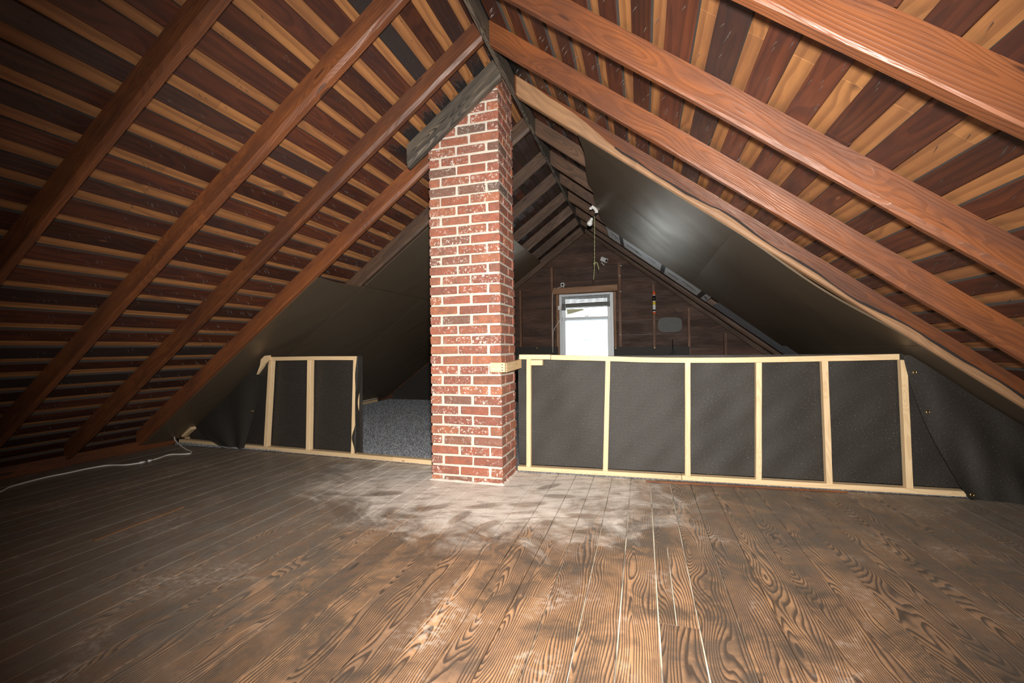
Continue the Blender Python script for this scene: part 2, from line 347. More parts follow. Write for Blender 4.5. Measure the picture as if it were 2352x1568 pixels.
# ------------------------------------------------------------------ floor
floor = tag(box('floor', (-5.25, Y0, -.06), (3.25, Y1, -.012), M['subfloor']), 'dark brown wide plank attic floor with pale dust around the chimney', kind='structure')
def plank(x0, x1, y0, y1, g=.0022):
    dz = random.uniform(-.0009, .0009)
    c = .0012; lo = (x0+g, y0+.001); hi = (x1-g, y1-.001); z0, z1 = -.012, dz
    a = []
    for y in (lo[1], hi[1]): a.append([Vector((lo[0], y, z0)), Vector((lo[0], y, z1-c)), Vector((lo[0]+c, y, z1)), Vector((hi[0]-c, y, z1)), Vector((hi[0], y, z1-c)), Vector((hi[0], y, z0))])
    o = sweep('floor_plank', a, M['floor'], floor)
    return o
YF = 3.52
x = -.096-.1375*35; k = 0; edges = []
while x < 3.1: edges.append(x); x += .1375
for i in range(len(edges)-1):
    a, b = edges[i], edges[i+1]; mid = (a+b)/2
    pale = -.75 < mid < .3
    g = random.uniform(.0008, .0016) if not pale else random.uniform(.0022, .0036)
    if abs(mid+.44) < .06: cuts = [Y0, 1.72, YF]
    elif abs(mid-.11) < .06:
        plank(a, b, Y0, 1.68, g); plank(a, a+.062, 1.68, 2.32, .002); plank(a+.062, b, 1.68, 2.32, .002); plank(a, b, 2.32, YF, g); continue
    elif abs(mid+.72) < .06: cuts = [Y0, 1.95, YF]
    else: cuts = [Y0] + sorted(random.uniform(-2, 3.2) for _ in range(random.choice((0, 1, 1)))) + [YF]
    for p, q in zip(cuts, cuts[1:]): plank(a, b, p, q, g)

# ------------------------------------------------------------------ roof: plywood deck, old skip-sheathing boards, ridge, rafters
ceil = tag(empty('ceiling', (XR, 2.5, ZT)), 'open gabled roof of dark sheathing boards over lighter plywood on rafters', kind='structure')
def P(s, d, y, up=0.0):            # point on slope s at horizontal distance d from ridge, raised by `up` along the normal
    n = nrm(s); return Vector((rx(s, d), y, rz(s, d))) + n*up - Vector((XR, 2.5, ZT))
TB = .021
def ply(s):                         # plywood sheets, 1.22 m up the slope, staggered
    dmax = 4.35 if s < 0 else 4.15; d = 0.0; row = 0
    while d < dmax:
        d1 = min(d+.985, dmax); cuts = sorted([Y0, Y1, 3.86] + [q for q in (-1.9+(row % 2)*1.22+2.44*k for k in range(5)) if Y0 < q < Y1 and abs(q-3.86) > .3])
        for ya, y1 in zip(cuts, cuts[1:]):
            old = ya > 3.8
            poly = [P(s, d+.0015, ya+.0015, TB), P(s, d1-.0015, ya+.0015, TB), P(s, d1-.0015, y1-.0015, TB), P(s, d+.0015, y1-.0015, TB)]
            prism('deck_sheet' if old else 'plywood_sheet', poly, nrm(s)*.012, M['stud_dark'] if old else M['ply'], ceil, uvf=lambda v: (v.y+row*3.3, (v.x)*1.25))
        d = d1; row += 1
    # unseen outer skin, added to keep daylight out
    poly = [P(s, -.0, Y0, TB+.013), P(s, dmax, Y0, TB+.013), P(s, dmax, Y1, TB+.013), P(s, 0, Y1, TB+.013)]
    prism('daylight_skin', poly, nrm(s)*.01, M['black'], ceil)
ply(-1); ply(1)
box('ridge_light_block', (-.12, Y0-2.5, .012), (.12, Y1-2.5, .09), M['black'], ceil)  # unseen strip added over the ridge to stop daylight leaking in
gapsL = [.105, .24, .37, .50, .635, .77, .90, 1.034, 1.166, 1.297, 1.425, 1.553, 1.683, 1.805, 1.947, 2.093, 2.236, 2.38, 2.526, 2.676, 2.816, 2.967, 3.096, 3.235, 3.376, 3.51, 3.65, 3.79, 3.93, 4.07, 4.2]
gapsR = [.17, .315, .46, .60, .74, .878, 1.017, 1.179, 1.335, 1.48, 1.623, 1.765, 1.914, 2.058, 2.2, 2.345, 2.49, 2.63, 2.775, 2.92, 3.06, 3.2, 3.35, 3.5, 3.65, 3.8, 3.95, 4.08]
RY = [-2.2, -1.62, -1.02, -.42, .2, .82, 1.43, 2.06, 2.67, 3.27, 3.9, 4.6, 5.2, 5.88, 6.47, 7.1, 7.70]   # far faces of the rafters
nails = []
def board(s, d0, d1, y0, y1):
    seg = max(2, int((y1-y0)/.35)); rings = []; a = random.uniform(-.004, .004)
    for k in range(seg+1):
        y = y0+(y1-y0)*k/seg; e0 = d0+random.uniform(-.0022, .0022)+a; e1 = d1+random.uniform(-.0022, .0022)+a; t = .0006
        rings.append([P(s, e0+.002, y, t), P(s, e1-.002, y, t), P(s, e1, y, .003), P(s, e1, y, TB-.001), P(s, e0, y, TB-.001), P(s, e0, y, .003)])
    o = sweep('sheathing_board', rings, M['deck'], ceil); o.data.materials.append(M['soot'])
    for p in o.data.polygons:
        if abs(p.normal.dot(nrm(s))) < .55 and abs(p.normal.y) < .5: p.material_index = 1
for s, gaps, hw in ((-1, gapsL, .0255), (1, gapsR, .031)):
    prev = .018
    for gi, g in enumerate(gaps):
        hwv = hw + random.uniform(-.004, .004)
        d0, d1 = prev, g-hwv; prev = g+hwv
        ys = [Y0]; j = random.randrange(2, 7)
        while j < len(RY)-1: ys.append(RY[j]-.025); j += random.choice((4, 5, 6, 7))
        ys.append(Y1)
        for a, b in zip(ys, ys[1:]): board(s, d0, d1, a+.001, b-.001)
        for (yy) in (RY[i]+.06+random.random()*.5 for i in range(3, len(RY)-4) for _ in range(5)):
            dd = random.uniform(d0+.01, d1-.008) if random.random() < .8 else random.uniform(d1, d1+.04)
            nails.append((s, dd, yy))
V = []; Fc = []
for s, d, y in nails:
    for q in range(random.choice((1, 1, 2))):
        b = P(s, d+random.uniform(-.004, .004), y+q*.028+random.uniform(-.004, .004), .0); n = nrm(s)*-1
        tip = b + n*random.uniform(.016, .036) + Vector((random.uniform(-.004, .004), random.uniform(-.004, .004), 0)); r = .0017; i = len(V)
        V += [b+Vector((r, 0, 0)), b+Vector((-r*.5, r, 0)), b+Vector((-r*.5, -r, 0)), tip]; Fc += [(i, i+1, i+3), (i+1, i+2, i+3), (i+2, i, i+3)]
nl = mk('roofing_nail_tips', V, Fc, M['steel'], ceil); tag(nl, 'rusty roofing nail tips poking through the boards', kind='stuff')
OC = Vector((XR, 2.5, ZT))
box('ridge_board', Vector((XR-.014, Y0, 2.975))-OC, Vector((XR+.014, GY-.02, ZT-.015))-OC, M['rafter_grey'], ceil)

def rafter(s, yb, w=.05, d0=.016, d1=None, mat='rafter', jit=.0022, ch=.009, zb=ZB, name='rafter', zt=ZT, lab=None):
    d1 = d1 or (3.99 if s < 0 else 3.78); seg = max(3, int((d1-d0)/.16)); rings = []
    ya, h = yb-w, 0
    ph = random.uniform(0, 6)
    for k in range(seg+1):
        d = d0+(d1-d0)*k/seg; X = rx(s, d); zt_ = rz(s, d, zt); zb_ = rz(s, d, zb)
        J = lambda: random.uniform(-jit, jit); cw = ch*(1+.6*math.sin(d*2.1+ph)); c2 = ch*(1+.7*math.sin(d*1.3+ph*2))
        pts = [(ya+J()*.5, zt_), (ya+J(), zb_+c2*2), (ya+c2, zb_+J()), (yb-cw, zb_+J()), (yb+J(), zb_+cw*2), (yb, zt_)]
        rings.append([Vector((X, y, z))-OC for y, z in pts])
    o = sweep(name, rings, M[mat], ceil, v_off=0)
    if lab: o['label'] = lab
    return o
LY = {6: 1.42, 7: 2.045, 8: 2.655, 9: 3.24, 10: 3.88}; RYr = {6: 1.456, 7: 2.108, 8: 2.712, 9: 3.312, 10: 3.99, 11: 4.68, 12: 5.25, 14: 6.565}
for i, y in enumerate(RY):
    if i == 9:
        rafter(-1, LY[9], d0=.632, w=.055)
        rafter(-1, LY[9]+.1, d0=.016, d1=.05, w=.05) if False else None
    else:
        rafter(-1, LY.get(i, y), mat='rafter' if i < 10 else 'rafter_dull')
    if i == 9: rf = rafter(1, RYr[9], w=.055, lab='rafter with pale wavy bark edge above the right partition', ch=.004, jit=.001)
    else: rafter(1, RYr.get(i, y), mat='rafter' if i < 10 else 'rafter_dull', ch=.013 if i in (6, 7) else .009)
# short weathered piece against the chimney head
rafter(-1, 3.045, w=.06, d1=.775, mat='rafter_grey', zb=2.965, name='chimney_header_rafter', lab='short grey weathered rafter above the chimney')
# pale wane strip on the lower edge of the fourth right-hand rafter
rings = []; N = 70
for k in range(N+1):
    d = .03+(3.70-.03)*k/N; X = rx(1, d); zb = rz(1, d, ZB); yb = RYr[9]
    hw = .118*max(0.0, 1-d/1.05) + .045 + .016*math.sin(d*5.2)+.010*math.sin(d*13.0+1)+random.uniform(-.003, .003)
    hw = min(hw, .148); ya = yb-.055
    rings.append([Vector(q)-OC for q in ((X, ya-.004, zb+hw), (X, ya-.008, zb+hw*.5), (X, ya-.006, zb+.004), (X, ya+.004, zb-.004), (X, yb-.004, zb-.004), (X, yb, zb+.004), (X, yb-.01, zb+.012), (X, ya+.004, zb+hw))])
bl_ = [[q+Vector((0, -.003, .0)) for q in (r[0]+Vector((0, .002, -.006)), r[0]+Vector((0, 0, 0)), r[0]+Vector((0, .001, .010+.006*math.sin(k*.9))), r[0]+Vector((0, .006, .004)))] for k, r in enumerate(rings[14:])]
bk = sweep('bark_line', bl_, M['bark'], None); bk.parent = rf; bk['label'] = 'dark bark line above the pale edge'
wn = sweep('wane_edge', rings, M['wane'], None); wn.parent = rf; wn['label'] = 'pale tan wavy bark edge of the rafter'

# baseboards at the eaves
tag(box('baseboard_left', (-4.93, Y0, 0), (-4.90, 3.57, .10), M['rafter']), 'low reddish brown board along the left eave', kind='structure')
tag(box('baseboard_right', (2.79, Y0, 0), (2.82, 3.50, .10), M['rafter']), 'low reddish brown board along the right eave', kind='structure')

# ------------------------------------------------------------------ gable walls
def gable(name, y, d, mat, win=None, pitch=.243, lab=None):
    root = tag(empty(name, (XR, y, 0)), lab, kind='structure')
    O = Vector((XR, y, 0)); zc = -.02; sgn = 1 if d > 0 else -1
    def xl(z): return XR-(ZT+.02-z)/T[-1]
    def xr(z): return XR+(ZT+.02-z)/T[1]
    while zc < 3.1:
        z0, z1 = zc+.0015, min(zc+pitch, 3.14)-.0015
        spans = [(None, None)]
        if win and z1 > win[2] and z0 < win[3]: spans = [(None, win[0]), (win[1], None)]
        for a, b in spans:
            pl_ = [Vector((xl(z0) if a is None else a, y, z0)), Vector((xr(z0) if b is None else b, y, z0)), Vector((xr(z1) if b is None else b, y, z1)), Vector((xl(z1) if a is None else a, y, z1))]
            dy = random.uniform(0, .004)*sgn
            prism('wall_board', [p-O+Vector((0, dy, 0)) for p in pl_], (0, d, 0), mat, root, uvf=lambda v, zm=(z0+z1)/2: (v.x, v.z-zm))
        zc += pitch
    if win:
        for (xa, xb, za, zb2) in ((-6, win[0]+.001, -.1, 3.3), (win[1]-.001, 4.5, -.1, 3.3), (win[0], win[1], -.1, win[2]), (win[0], win[1], win[3], 3.3)):
            prism('wall_sheathing', [Vector(p)-O for p in ((xa, y+d+.005, za), (xb, y+d+.005, za), (xb, y+d+.005, zb2), (xa, y+d+.005, zb2))], (0, .02*sgn, 0), M['black'], root)
    else:
        prism('wall_sheathing', [Vector(p)-O for p in ((-6, y+d*1.3, -.1), (4.5, y+d*1.3, -.1), (4.5, y+d*1.3, 3.3), (-6, y+d*1.3, 3.3))], (0, .02*sgn, 0), M['black'], root)
    return root
WX0, WX1, WZ0, WZ1 = -1.385, -.482, .62, 1.925
gw = gable('wall_back', GY, .02, M['gable'], (WX0, WX1, WZ0, WZ1), lab='dark brown horizontal boards of the far gable wall around the window')
gable('wall_front', Y0, -.02, M['gable'], lab='board gable wall behind the camera')
OG = Vector((XR, GY, 0))
def gstud(x0, x1, z0, z1, nm='wall_stud', dep=.06, tilt=0):
    return box(nm, Vector((x0, GY-dep, z0))-OG, Vector((x1, GY-.002, z1))-OG, M['stud_old'], gw)
for x in (-3.2, -2.65, -2.11, .20, .74, 1.28, 1.85):
    zt_ = ZB - (T[-1]*(XR-x) if x < XR else T[1]*(x-XR)) - .07
    gstud(x-.021, x+.021, .0, zt_)
gstud(-1.545, -1.50, 0, 2.42); gstud(-.375, -.325, 0, 2.42)
beam('window_header', Vector((-1.50, GY-.045, 1.985))-OG, Vector((-.385, GY-.045, 2.0))-OG, (0, .085, 0), (0, 0, .105), M['casing'], gw)

# window: vinyl double-hung
wroot = tag(empty('window_1', (WX0, GY-.02, WZ0)), 'white vinyl double hung window glowing with daylight', kind='structure'); OW = Vector(wroot.location)
def wp(nm, lo, hi, mt='vinyl', par=None, ch=.002): return box(nm, Vector(lo)-OW, Vector(hi)-OW, M[mt], par or wroot, ch)
wp('casing_side', (-1.45, GY-.05, .35), (-1.405, GY+.02, 1.93), 'casing'); wp('casing_side', (-.455, GY-.05, .35), (-.415, GY+.02, 1.93), 'casing')
wp('window_jamb', (-1.40, GY-.03, WZ0), (-1.355, GY+.07, 1.93)); wp('window_jamb', (-.505, GY-.03, WZ0), (-.462, GY+.07, 1.93))
wp('window_head', (-1.355, GY-.03, 1.895), (-.505, GY+.07, 1.93)); wp('window_sill', (-1.40, GY-.05, WZ0-.04), (-.462, GY+.07, WZ0))
for nm, z0, z1, yy in (('lower_sash', WZ0, 1.525, GY+.0), ('upper_sash', 1.46, 1.895, GY+.035)):
    wp(nm+'_stile', (-1.352, yy, z0), (-1.302, yy+.03, z1)); wp(nm+'_stile', (-.568, yy, z0), (-.508, yy+.03, z1))
    wp(nm+'_rail', (-1.302, yy+.001, z1-.045), (-.568, yy+.029, z1)); wp(nm+'_rail', (-1.302, yy+.001, z0), (-.568, yy+.029, z0+.04))
    wp('pane', (-1.302, yy+.012, z0+.04), (-.568, yy+.016, z1-.045), 'glass', ch=.0005)
wp('screen_bar', (-1.302, GY+.075, 1.112), (-.568, GY+.085, 1.124))
tube('sash_lock', [Vector((-.95, GY-.01, 1.53))-OW, Vector((-.92, GY-.012, 1.536))-OW, Vector((-.89, GY-.01, 1.53))-OW], .008, M['vinyl'], wroot)
# raised mini blind
bl = tag(empty('window_blind', (-.935, GY-.045, 1.89)), 'grey mini blind pulled up crookedly at the window top', 'blind'); OB = Vector(bl.location)
beam('head_rail', Vector((-1.385, GY-.05, 1.905))-OB, Vector((-.50, GY-.05, 1.918))-OB, (0, .03, 0), (0, 0, .028), M['vinyl'], bl)
for k in range(6):
    z = 1.872-.0225*k; dz = .012
    beam('slat', Vector((-1.35, GY-.05, z))-OB, Vector((-.515, GY-.05, z+dz))-OB, (0, .026, .012), (0, -.0016, .0042), M['slat'], bl, ch=.0004)
for k in range(9):
    z = 1.752-.0078*k
    beam('slat', Vector((-1.35, GY-.05, z))-OB, Vector((-.515, GY-.05, z+.016))-OB, (0, .024, 0), (0, 0, .007), M['slat'], bl, ch=.0008)
beam('bottom_rail', Vector((-1.35, GY-.05, 1.676))-OB, Vector((-.515, GY-.05, 1.694))-OB, (0, .024, 0), (0, 0, .012), M['slat'], bl)
for xx in (-1.285, -1.215, -.66, -.592): tube('lift_cord', [Vector((xx, GY-.063, 1.90))-OB, Vector((xx, GY-.063, 1.68))-OB], .002, M['slat'], bl, 5)
tube('tilt_wand', [Vector((-1.287, GY-.066, 1.9))-OB, Vector((-1.28, GY-.07, 1.10))-OB], .0035, M['white'], bl, 6)
tag(prism('paper_card', [(-1.272, GY-.02, 1.668), (-.975, GY-.02, 1.665), (-.968, GY-.02, 1.64), (-1.20, GY-.02, 1.583), (-1.262, GY-.02, 1.575)], (0, .003, 0), M['olive']), 'olive triangular card hanging in the window below the blind', 'card')

# ------------------------------------------------------------------ chimney
CX0, CX1, CY0, CY1 = -1.557, -.987, 3.05, 3.425
ch = tag(empty('chimney', (CX0, CY0, 0)), 'tall red brick chimney with pale mortar rising from floor to ridge', 'chimney'); OCh = Vector((CX0, CY0, 0))
box('mortar_core', Vector((CX0+.007, CY0+.007, 0))-OCh, Vector((CX1-.007, CY1-.007, 3.12))-OCh, M['mortar'], ch)
BM = {}
def brick_mesh(l, d, h):
    key = (round(l, 3), round(d, 3), round(h, 3), random.randrange(5))
    if key in BM: return BM[key]
    bm = bmesh.new(); bmesh.ops.create_cube(bm, size=1.0)
    for v in bm.verts: v.co = Vector((v.co.x*l, v.co.y*d, v.co.z*h)) + Vector([random.uniform(-.0022, .0022) for _ in range(3)])
    bmesh.ops.bevel(bm, geom=bm.edges[:], offset=.0045, segments=1, affect='EDGES', profile=.5)
    for v in bm.verts: v.co += Vector([random.uniform(-.0008, .0008) for _ in range(3)])
    me = bpy.data.meshes.new('brick'); bm.to_mesh(me); bm.free(); me.materials.append(M['brick']); BM[key] = me; return me
def brick(x0, x1, y0, y1, z0, z1):
    xm = (x0+x1)/2
    roofz = ZT - (T[-1]*(XR-xm))
    if z0 > roofz+.02: return
    c = Vector(((x0+x1)/2, (y0+y1)/2, (z0+z1)/2)); me = brick_mesh(x1-x0, y1-y0, z1-z0)
    o = bpy.data.objects.new('brick', me); o.location = c-OCh + Vector((random.uniform(-.0012, .0012), random.uniform(-.0018, .0018), 0)); o.rotation_euler = (random.uniform(-.008, .008), random.uniform(-.012, .012), random.uniform(-.006, .006)); link(o, ch)
PIT, BH, FULL, HALF, MJ, DP = .0753, .0605, .2235, .0895, .0168, .095
back = []
k = -1; z = -.022
while z < 3.1:
    z0, z1 = max(z, .004), z+BH; even = k % 2 != 0     # even: half, full, full   (bottom course)
    A = k % 2 != 0
    w_ = [HALF, FULL, FULL] if A else [FULL, FULL, HALF]; x = CX0
    for i, ww in enumerate(w_):
        jx = random.uniform(-.004, .004) if 0 < i else 0
        left_corner, right_corner = i == 0, i == 2
        dep = DP
        if A and left_corner: dep = .205
        if (not A) and right_corner: dep = .205
        brick(x+(jx if i else 0), x+ww if i == 2 else x+ww+random.uniform(-.003, .003), CY0, CY0+dep, z0, z1); x += ww+MJ
    # side faces
    for side in (0, 1):
        corner_deep = (A and side == 0) or ((not A) and side == 1)
        y = CY0 + (.205 if corner_deep else DP) + MJ*.8
        xs = (CX0, CX0+DP) if side == 0 else (CX1-DP, CX1)
        while y < CY1-.02:
            y1 = min(y+.205, CY1)
            if CY1-y1 < .03: y1 = CY1
            brick(xs[0], xs[1], y, y1, z0, z1); y = y1+MJ*.8
    # rear face, out of sight: one joined part
    x = CX0+DP+MJ
    while x < CX1-DP-.03:
        back.append((x, min(x+FULL, CX1-DP-MJ), z0, z1)); x += FULL+MJ
    z += PIT; k += 1
V = []; Fc = []
for (a, b, c, d) in back:
    i = len(V); V += [Vector(q)-OCh for q in ((a, CY1-.03, c), (b, CY1-.03, c), (b, CY1, c), (a, CY1, c), (a, CY1-.03, d), (b, CY1-.03, d), (b, CY1, d), (a, CY1, d))]
    Fc += [(i, i+1, i+2, i+3), (i+7, i+6, i+5, i+4), (i, i+4, i+5, i+1), (i+1, i+5, i+6, i+2), (i+2, i+6, i+7, i+3), (i+3, i+7, i+4, i)]
rb = mk('rear_bricks', V, Fc, M['brick'], ch); fixn(rb); tag(rb, kind='stuff')
# ragged mortar skirt at the foot
V = []; n = 60; Fc = []
loop = [(CX0-.004, CY1), (CX0-.004, CY0-.004), (CX1+.004, CY0-.004), (CX1+.004, CY1)]
pts = []
for a, b in zip(loop, loop[1:]):
    for q in range(14): t = q/14; pts.append((a[0]+(b[0]-a[0])*t, a[1]+(b[1]-a[1])*t, Vector((b[1]-a[1], -(b[0]-a[0]), 0)).normalized()))
rings = []
for (x, y, nn) in pts:
    o = -nn if False else nn; h = random.uniform(.008, .018); w0 = random.uniform(.008, .016)
    o = Vector((x-(CX0+CX1)/2, y-(CY0+CY1)/2, 0)); o = Vector((math.copysign(1, o.x) if abs(o.x) > .28 else 0, -1 if y < CY0 else 0, 0)); o = o.normalized() if o.length else Vector((0, -1, 0))
    b = Vector((x, y, 0)); rings.append([b-o*.02-OCh+Vector((0, 0, .0005)), b-o*.02+Vector((0, 0, h))-OCh, b+o*.002+Vector((0, 0, h*.9))-OCh, b+o*w0+Vector((0, 0, .0005))-OCh])
sweep('mortar_skirt', rings, M['dust'], ch)

# ------------------------------------------------------------------ half-height partitions of new pine with shade cloth
def lerp_y(x, a, b): return a[1]+(b[1]-a[1])*(x-a[0])/(b[0]-a[0])
def partition(name, lab, A, B, ztops, studs, mat='pine', cloth=None, plates=None):
    root = tag(empty(name, (A[0], A[1], 0)), lab, 'partition'); O = Vector(root.location); d = Vector((B[0]-A[0], B[1]-A[1], 0)).normalized(); nn = Vector((-d.y, d.x, 0))
    yy = lambda x: lerp_y(x, A, B)
    for (x0, x1) in plates:
        beam('bottom_plate', Vector((x0, yy(x0)+.03, .022))-O, Vector((x1, yy(x1)+.03, .022))-O, nn*.06, (0, 0, .038), M['pine'], root, .002, 4, .0006)
    rings = []
    xs = [q[0] for q in ztops]
    for i, (x0, x1) in enumerate(zip(xs, xs[1:])): pass
    return root, O, yy, nn
def top_plate(root, O, yy, nn, pts, h=.038):
    rings = []; p = smooth_path([(x, 0, z) for x, z in pts], 5)
    for q in p:
        b = Vector((q.x, yy(q.x), q.z))
        c = .002; sec = [(0, -h), (.055, -h), (.058, -h+c), (.058, -c), (.055, 0), (0.002, 0), (0, -c), (0, -h+c)]
        rings.append([b+nn*a+Vector((0, 0, z))-O for a, z in sec])
    return sweep('top_plate', rings, M['pine'], root)
def stud(root, O, yy, nn, xt, xb, zt_, zb_=.041, w=.037, dep=.042, off=.004):
    a = Vector((xb+w/2, yy(xb)+off+dep/2, zb_)); b = Vector((xt+w/2, yy(xt)+off+dep/2, zt_))
    return beam('stud', a-O, b-O, (w, 0, 0), nn*dep, M['pine'], root, .002, 6, .0007, v_off=random.uniform(-.02, .02))
# right
A, B = (-.982, 3.425), (1.965, 3.525)
prR, O, yyR, nnR = partition('partition_frame', 'pale pine half wall with six studs and black mesh right of chimney', A, B, [(-.95, .94), (1.63, .92)], None, plates=[(-.98, .262), (.266, 1.97)])
top_plate(prR, O, yyR, nnR, [(-.955, .943), (-.70, .940)]); top_plate(prR, O, yyR, nnR, [(-.695, .938), (-.3, .926), (.08, .912), (.6, .908), (1.1, .914), (1.632, .924)])
for xt, xb, zt_ in ((-.898, -.910, .903), (-.273, -.306, .887), (.302, .288, .872), (.776, .759, .870), (1.185, 1.196, .878), (1.640, 1.655, .884)): stud(prR, O, yyR, nnR, xt, xb, zt_)
box('blocking', Vector((-.86, 3.432, .855))-O, Vector((-.765, 3.475, .899))-O, M['pine'], prR)
ins = Vector((0, .066, 0))
def clothR(u, v):
    x = -.985+u*3.2; top = min(.925, ZB-.02-T[1]*(x-XR)); z = .045+(top-.045)*v
    return Vector((x, yyR(x)+.066+.004*math.sin(x*9+z*5)+.003*math.sin(x*23-z*17)*math.sin(z*9), z))-O
sheet('shade_cloth', clothR, 90, 30, M['cloth'], prR, .003, uvs=(3.2, .9))
# left
A, B = (-1.745, 3.415), (-4.89, 3.585)
prL, OL, yyL, _n = partition('partition_frame', 'pale pine half wall with three studs and black mesh left of chimney', A, B, [(-3.5, .94), (-2.5, .94)], None, plates=[])
nnL = Vector((.054, .998, 0)).normalized()
for x0, x1 in ((-4.88, -2.14), (-2.136, -1.56)):
    beam('bottom_plate', Vector((x0, yyL(x0)+.03, .024))-OL, Vector((x1, yyL(x1)+.03, .024))-OL, nnL*.06, (0, 0, .04), M['pine'], prL, .002, 4, .0006)
top_plate(prL, OL, yyL, nnL, [(-3.575, .938), (-3.0, .942), (-2.505, .940)], .036)
for xt, xb in ((-3.585, -3.655), (-3.092, -3.116), (-2.553, -2.588)): stud(prL, OL, yyL, nnL, xt, xb, .905, .042, .044, .046)
def clothL(u, v):
    x = -4.8+u*2.30; top = max(.06, min(.935, ZB-.06+T[-1]*(x-XR))); z = .045+(top-.045)*v
    return Vector((x, yyL(x)+.066+.003*math.sin(x*11+z*4), z))-OL
sheet('shade_cloth', clothL, 70, 24, M['cloth'], prL, .003, uvs=(2.3, .9))
# cloth edge curling around the end stud at the opening
def edgeL(u, v):
    z = .05+.89*v; wv = -.004-.03*math.exp(-((z-.19)/.075)**2)-.012*math.exp(-((z-.72)/.2)**2)+.003*math.sin(z*22)
    xe = -2.5435+.0345*(z-.042)/.863+.004; y = yyL(-2.52)
    if u < .4: return Vector((xe+wv*(1-u/.4), y-.001-.003*(u/.4), z))-OL
    return Vector((xe+.004*math.sin(z*9), y-.004+.074*(u-.4)/.6, z))-OL
sheet('cloth_edge', edgeL, 10, 44, M['cloth'], prL, .004, uvs=(.07, .9))
# splintered wedge at the top left corner and slanted end block
prism('splintered_brace', [Vector(p)-OL for p in ((-3.60, 3.485, .95), (-3.55, 3.485, .955), (-3.54, 3.485, .91), (-3.60, 3.485, .87), (-3.70, 3.485, .765), (-3.655, 3.485, .86), (-3.645, 3.485, .915))], (0, .03, 0), M['pine'], prL, uvf=lambda v: (v.z, v.x))
beam('slanted_end_block', Vector((-4.84, yyL(-4.84)+.03, .085))-OL, Vector((-4.70, yyL(-4.7)+.03, .175))-OL, (0, .06, 0), Vector((-.021, 0, .031)), M['pine'], prL)

# loose cloth hanging at the right end
def top_R(x): return ZB-.02-T[1]*(x-XR)
def drR(u, v):
    xt = 1.652+u*1.05; zt_ = min(.915, top_R(xt)-.004); xb = 1.955+u*.90
    x = xt+(xb-xt)*(1-v)**1.15 - .04*math.sin(v*math.pi)*(1-u); z = .004+(zt_-.004)*v
    y = 3.505+.055*xt*0 - .035*(1-v) - .03*math.sin(v*math.pi) + .018*math.sin(u*15+v*2.5)*(1-v*.6) + .007*math.sin(u*37-v*9)*(1-v)
    if v < .1: x += (.1-v)*.9*(.35-u)*.3
    return (x, y+.02*u, z)
dr = tag(sheet('shade_cloth', drR, 60, 44, M['cloth'], None, .003, uvs=(.9, 1.1)), 'loose black shade cloth draped from roof to floor at the right end', 'cloth')
def grommet(c, nrm_, parent=None):
    c = Vector(c)-(Vector(parent.location) if parent else Vector()); nrm_ = Vector(nrm_).normalized(); a = nrm_.orthogonal().normalized(); b = nrm_.cross(a); R, r = .0095, .0032
    V = []; Fc = []; n, m_ = 14, 6
    for i in range(n):
        th = 2*math.pi*i/n; dd = a*math.cos(th)+b*math.sin(th)
        for j in range(m_):
            ph = 2*math.pi*j/m_; V.append(c+dd*(R+r*math.cos(ph))+nrm_*r*math.sin(ph))
    for i in range(n):
        for j in range(m_): Fc.append((i*m_+j, ((i+1) % n)*m_+j, ((i+1) % n)*m_+(j+1) % m_, i*m_+(j+1) % m_))
    o = mk('grommet', V, Fc, M['brass'], parent, smooth=True); return fixn(o)
for (u, v) in ((.035, .60), (.035, .035), (.035, .88)):
    p = Vector(drR(u, v)); grommet(p+Vector((0, -.006, 0)), (0, -1, .1), dr)
# loose cloth at the left end
def drL(u, v):
    xt = -4.60+u*1.05; zt_ = ZB-.07+T[-1]*(xt-XR); xb = -4.20+u*.30
    tt = (1-v)**1.3; x = xt+(xb-xt)*tt; z = .004+(max(zt_, .1)-.004)*v
    y = yyL(x)-.03*math.sin(v*math.pi)-.022*(1-v)+.012*math.sin(u*13+v*3)
    return (x, y, z)
dl = tag(sheet('shade_cloth', drL, 36, 30, M['cloth'], None, .003, uvs=(.9, .9)), 'loose black shade cloth bunched over the plate at the left end', 'cloth')
grommet(Vector(drL(.95, .42))+Vector((0, -.006, 0)), (0, -1, .1), dl)

# block wrapped round the chimney corner
lb = tag(empty('lumber_brace', (-1.04, 3.0, .82)), 'short pine brace screwed around the chimney corner', 'brace'); OLb = Vector(lb.location)
box('front_block', Vector((-1.058, 3.004, .824))-OLb, Vector((-.945, 3.044, .893))-OLb, M['pine'], lb)
beam('side_block', Vector((-.962, 3.046, .855))-OLb, Vector((-.955, 3.424, .868))-OLb, (.038, 0, 0), (0, 0, .069), M['pine'], lb)
for zz in (.838, .858, .878): tube('screw', [Vector((-.965, 3.0025, zz))-OLb, Vector((-.965, 3.006, zz))-OLb], .0042, M['black'], lb, 8)

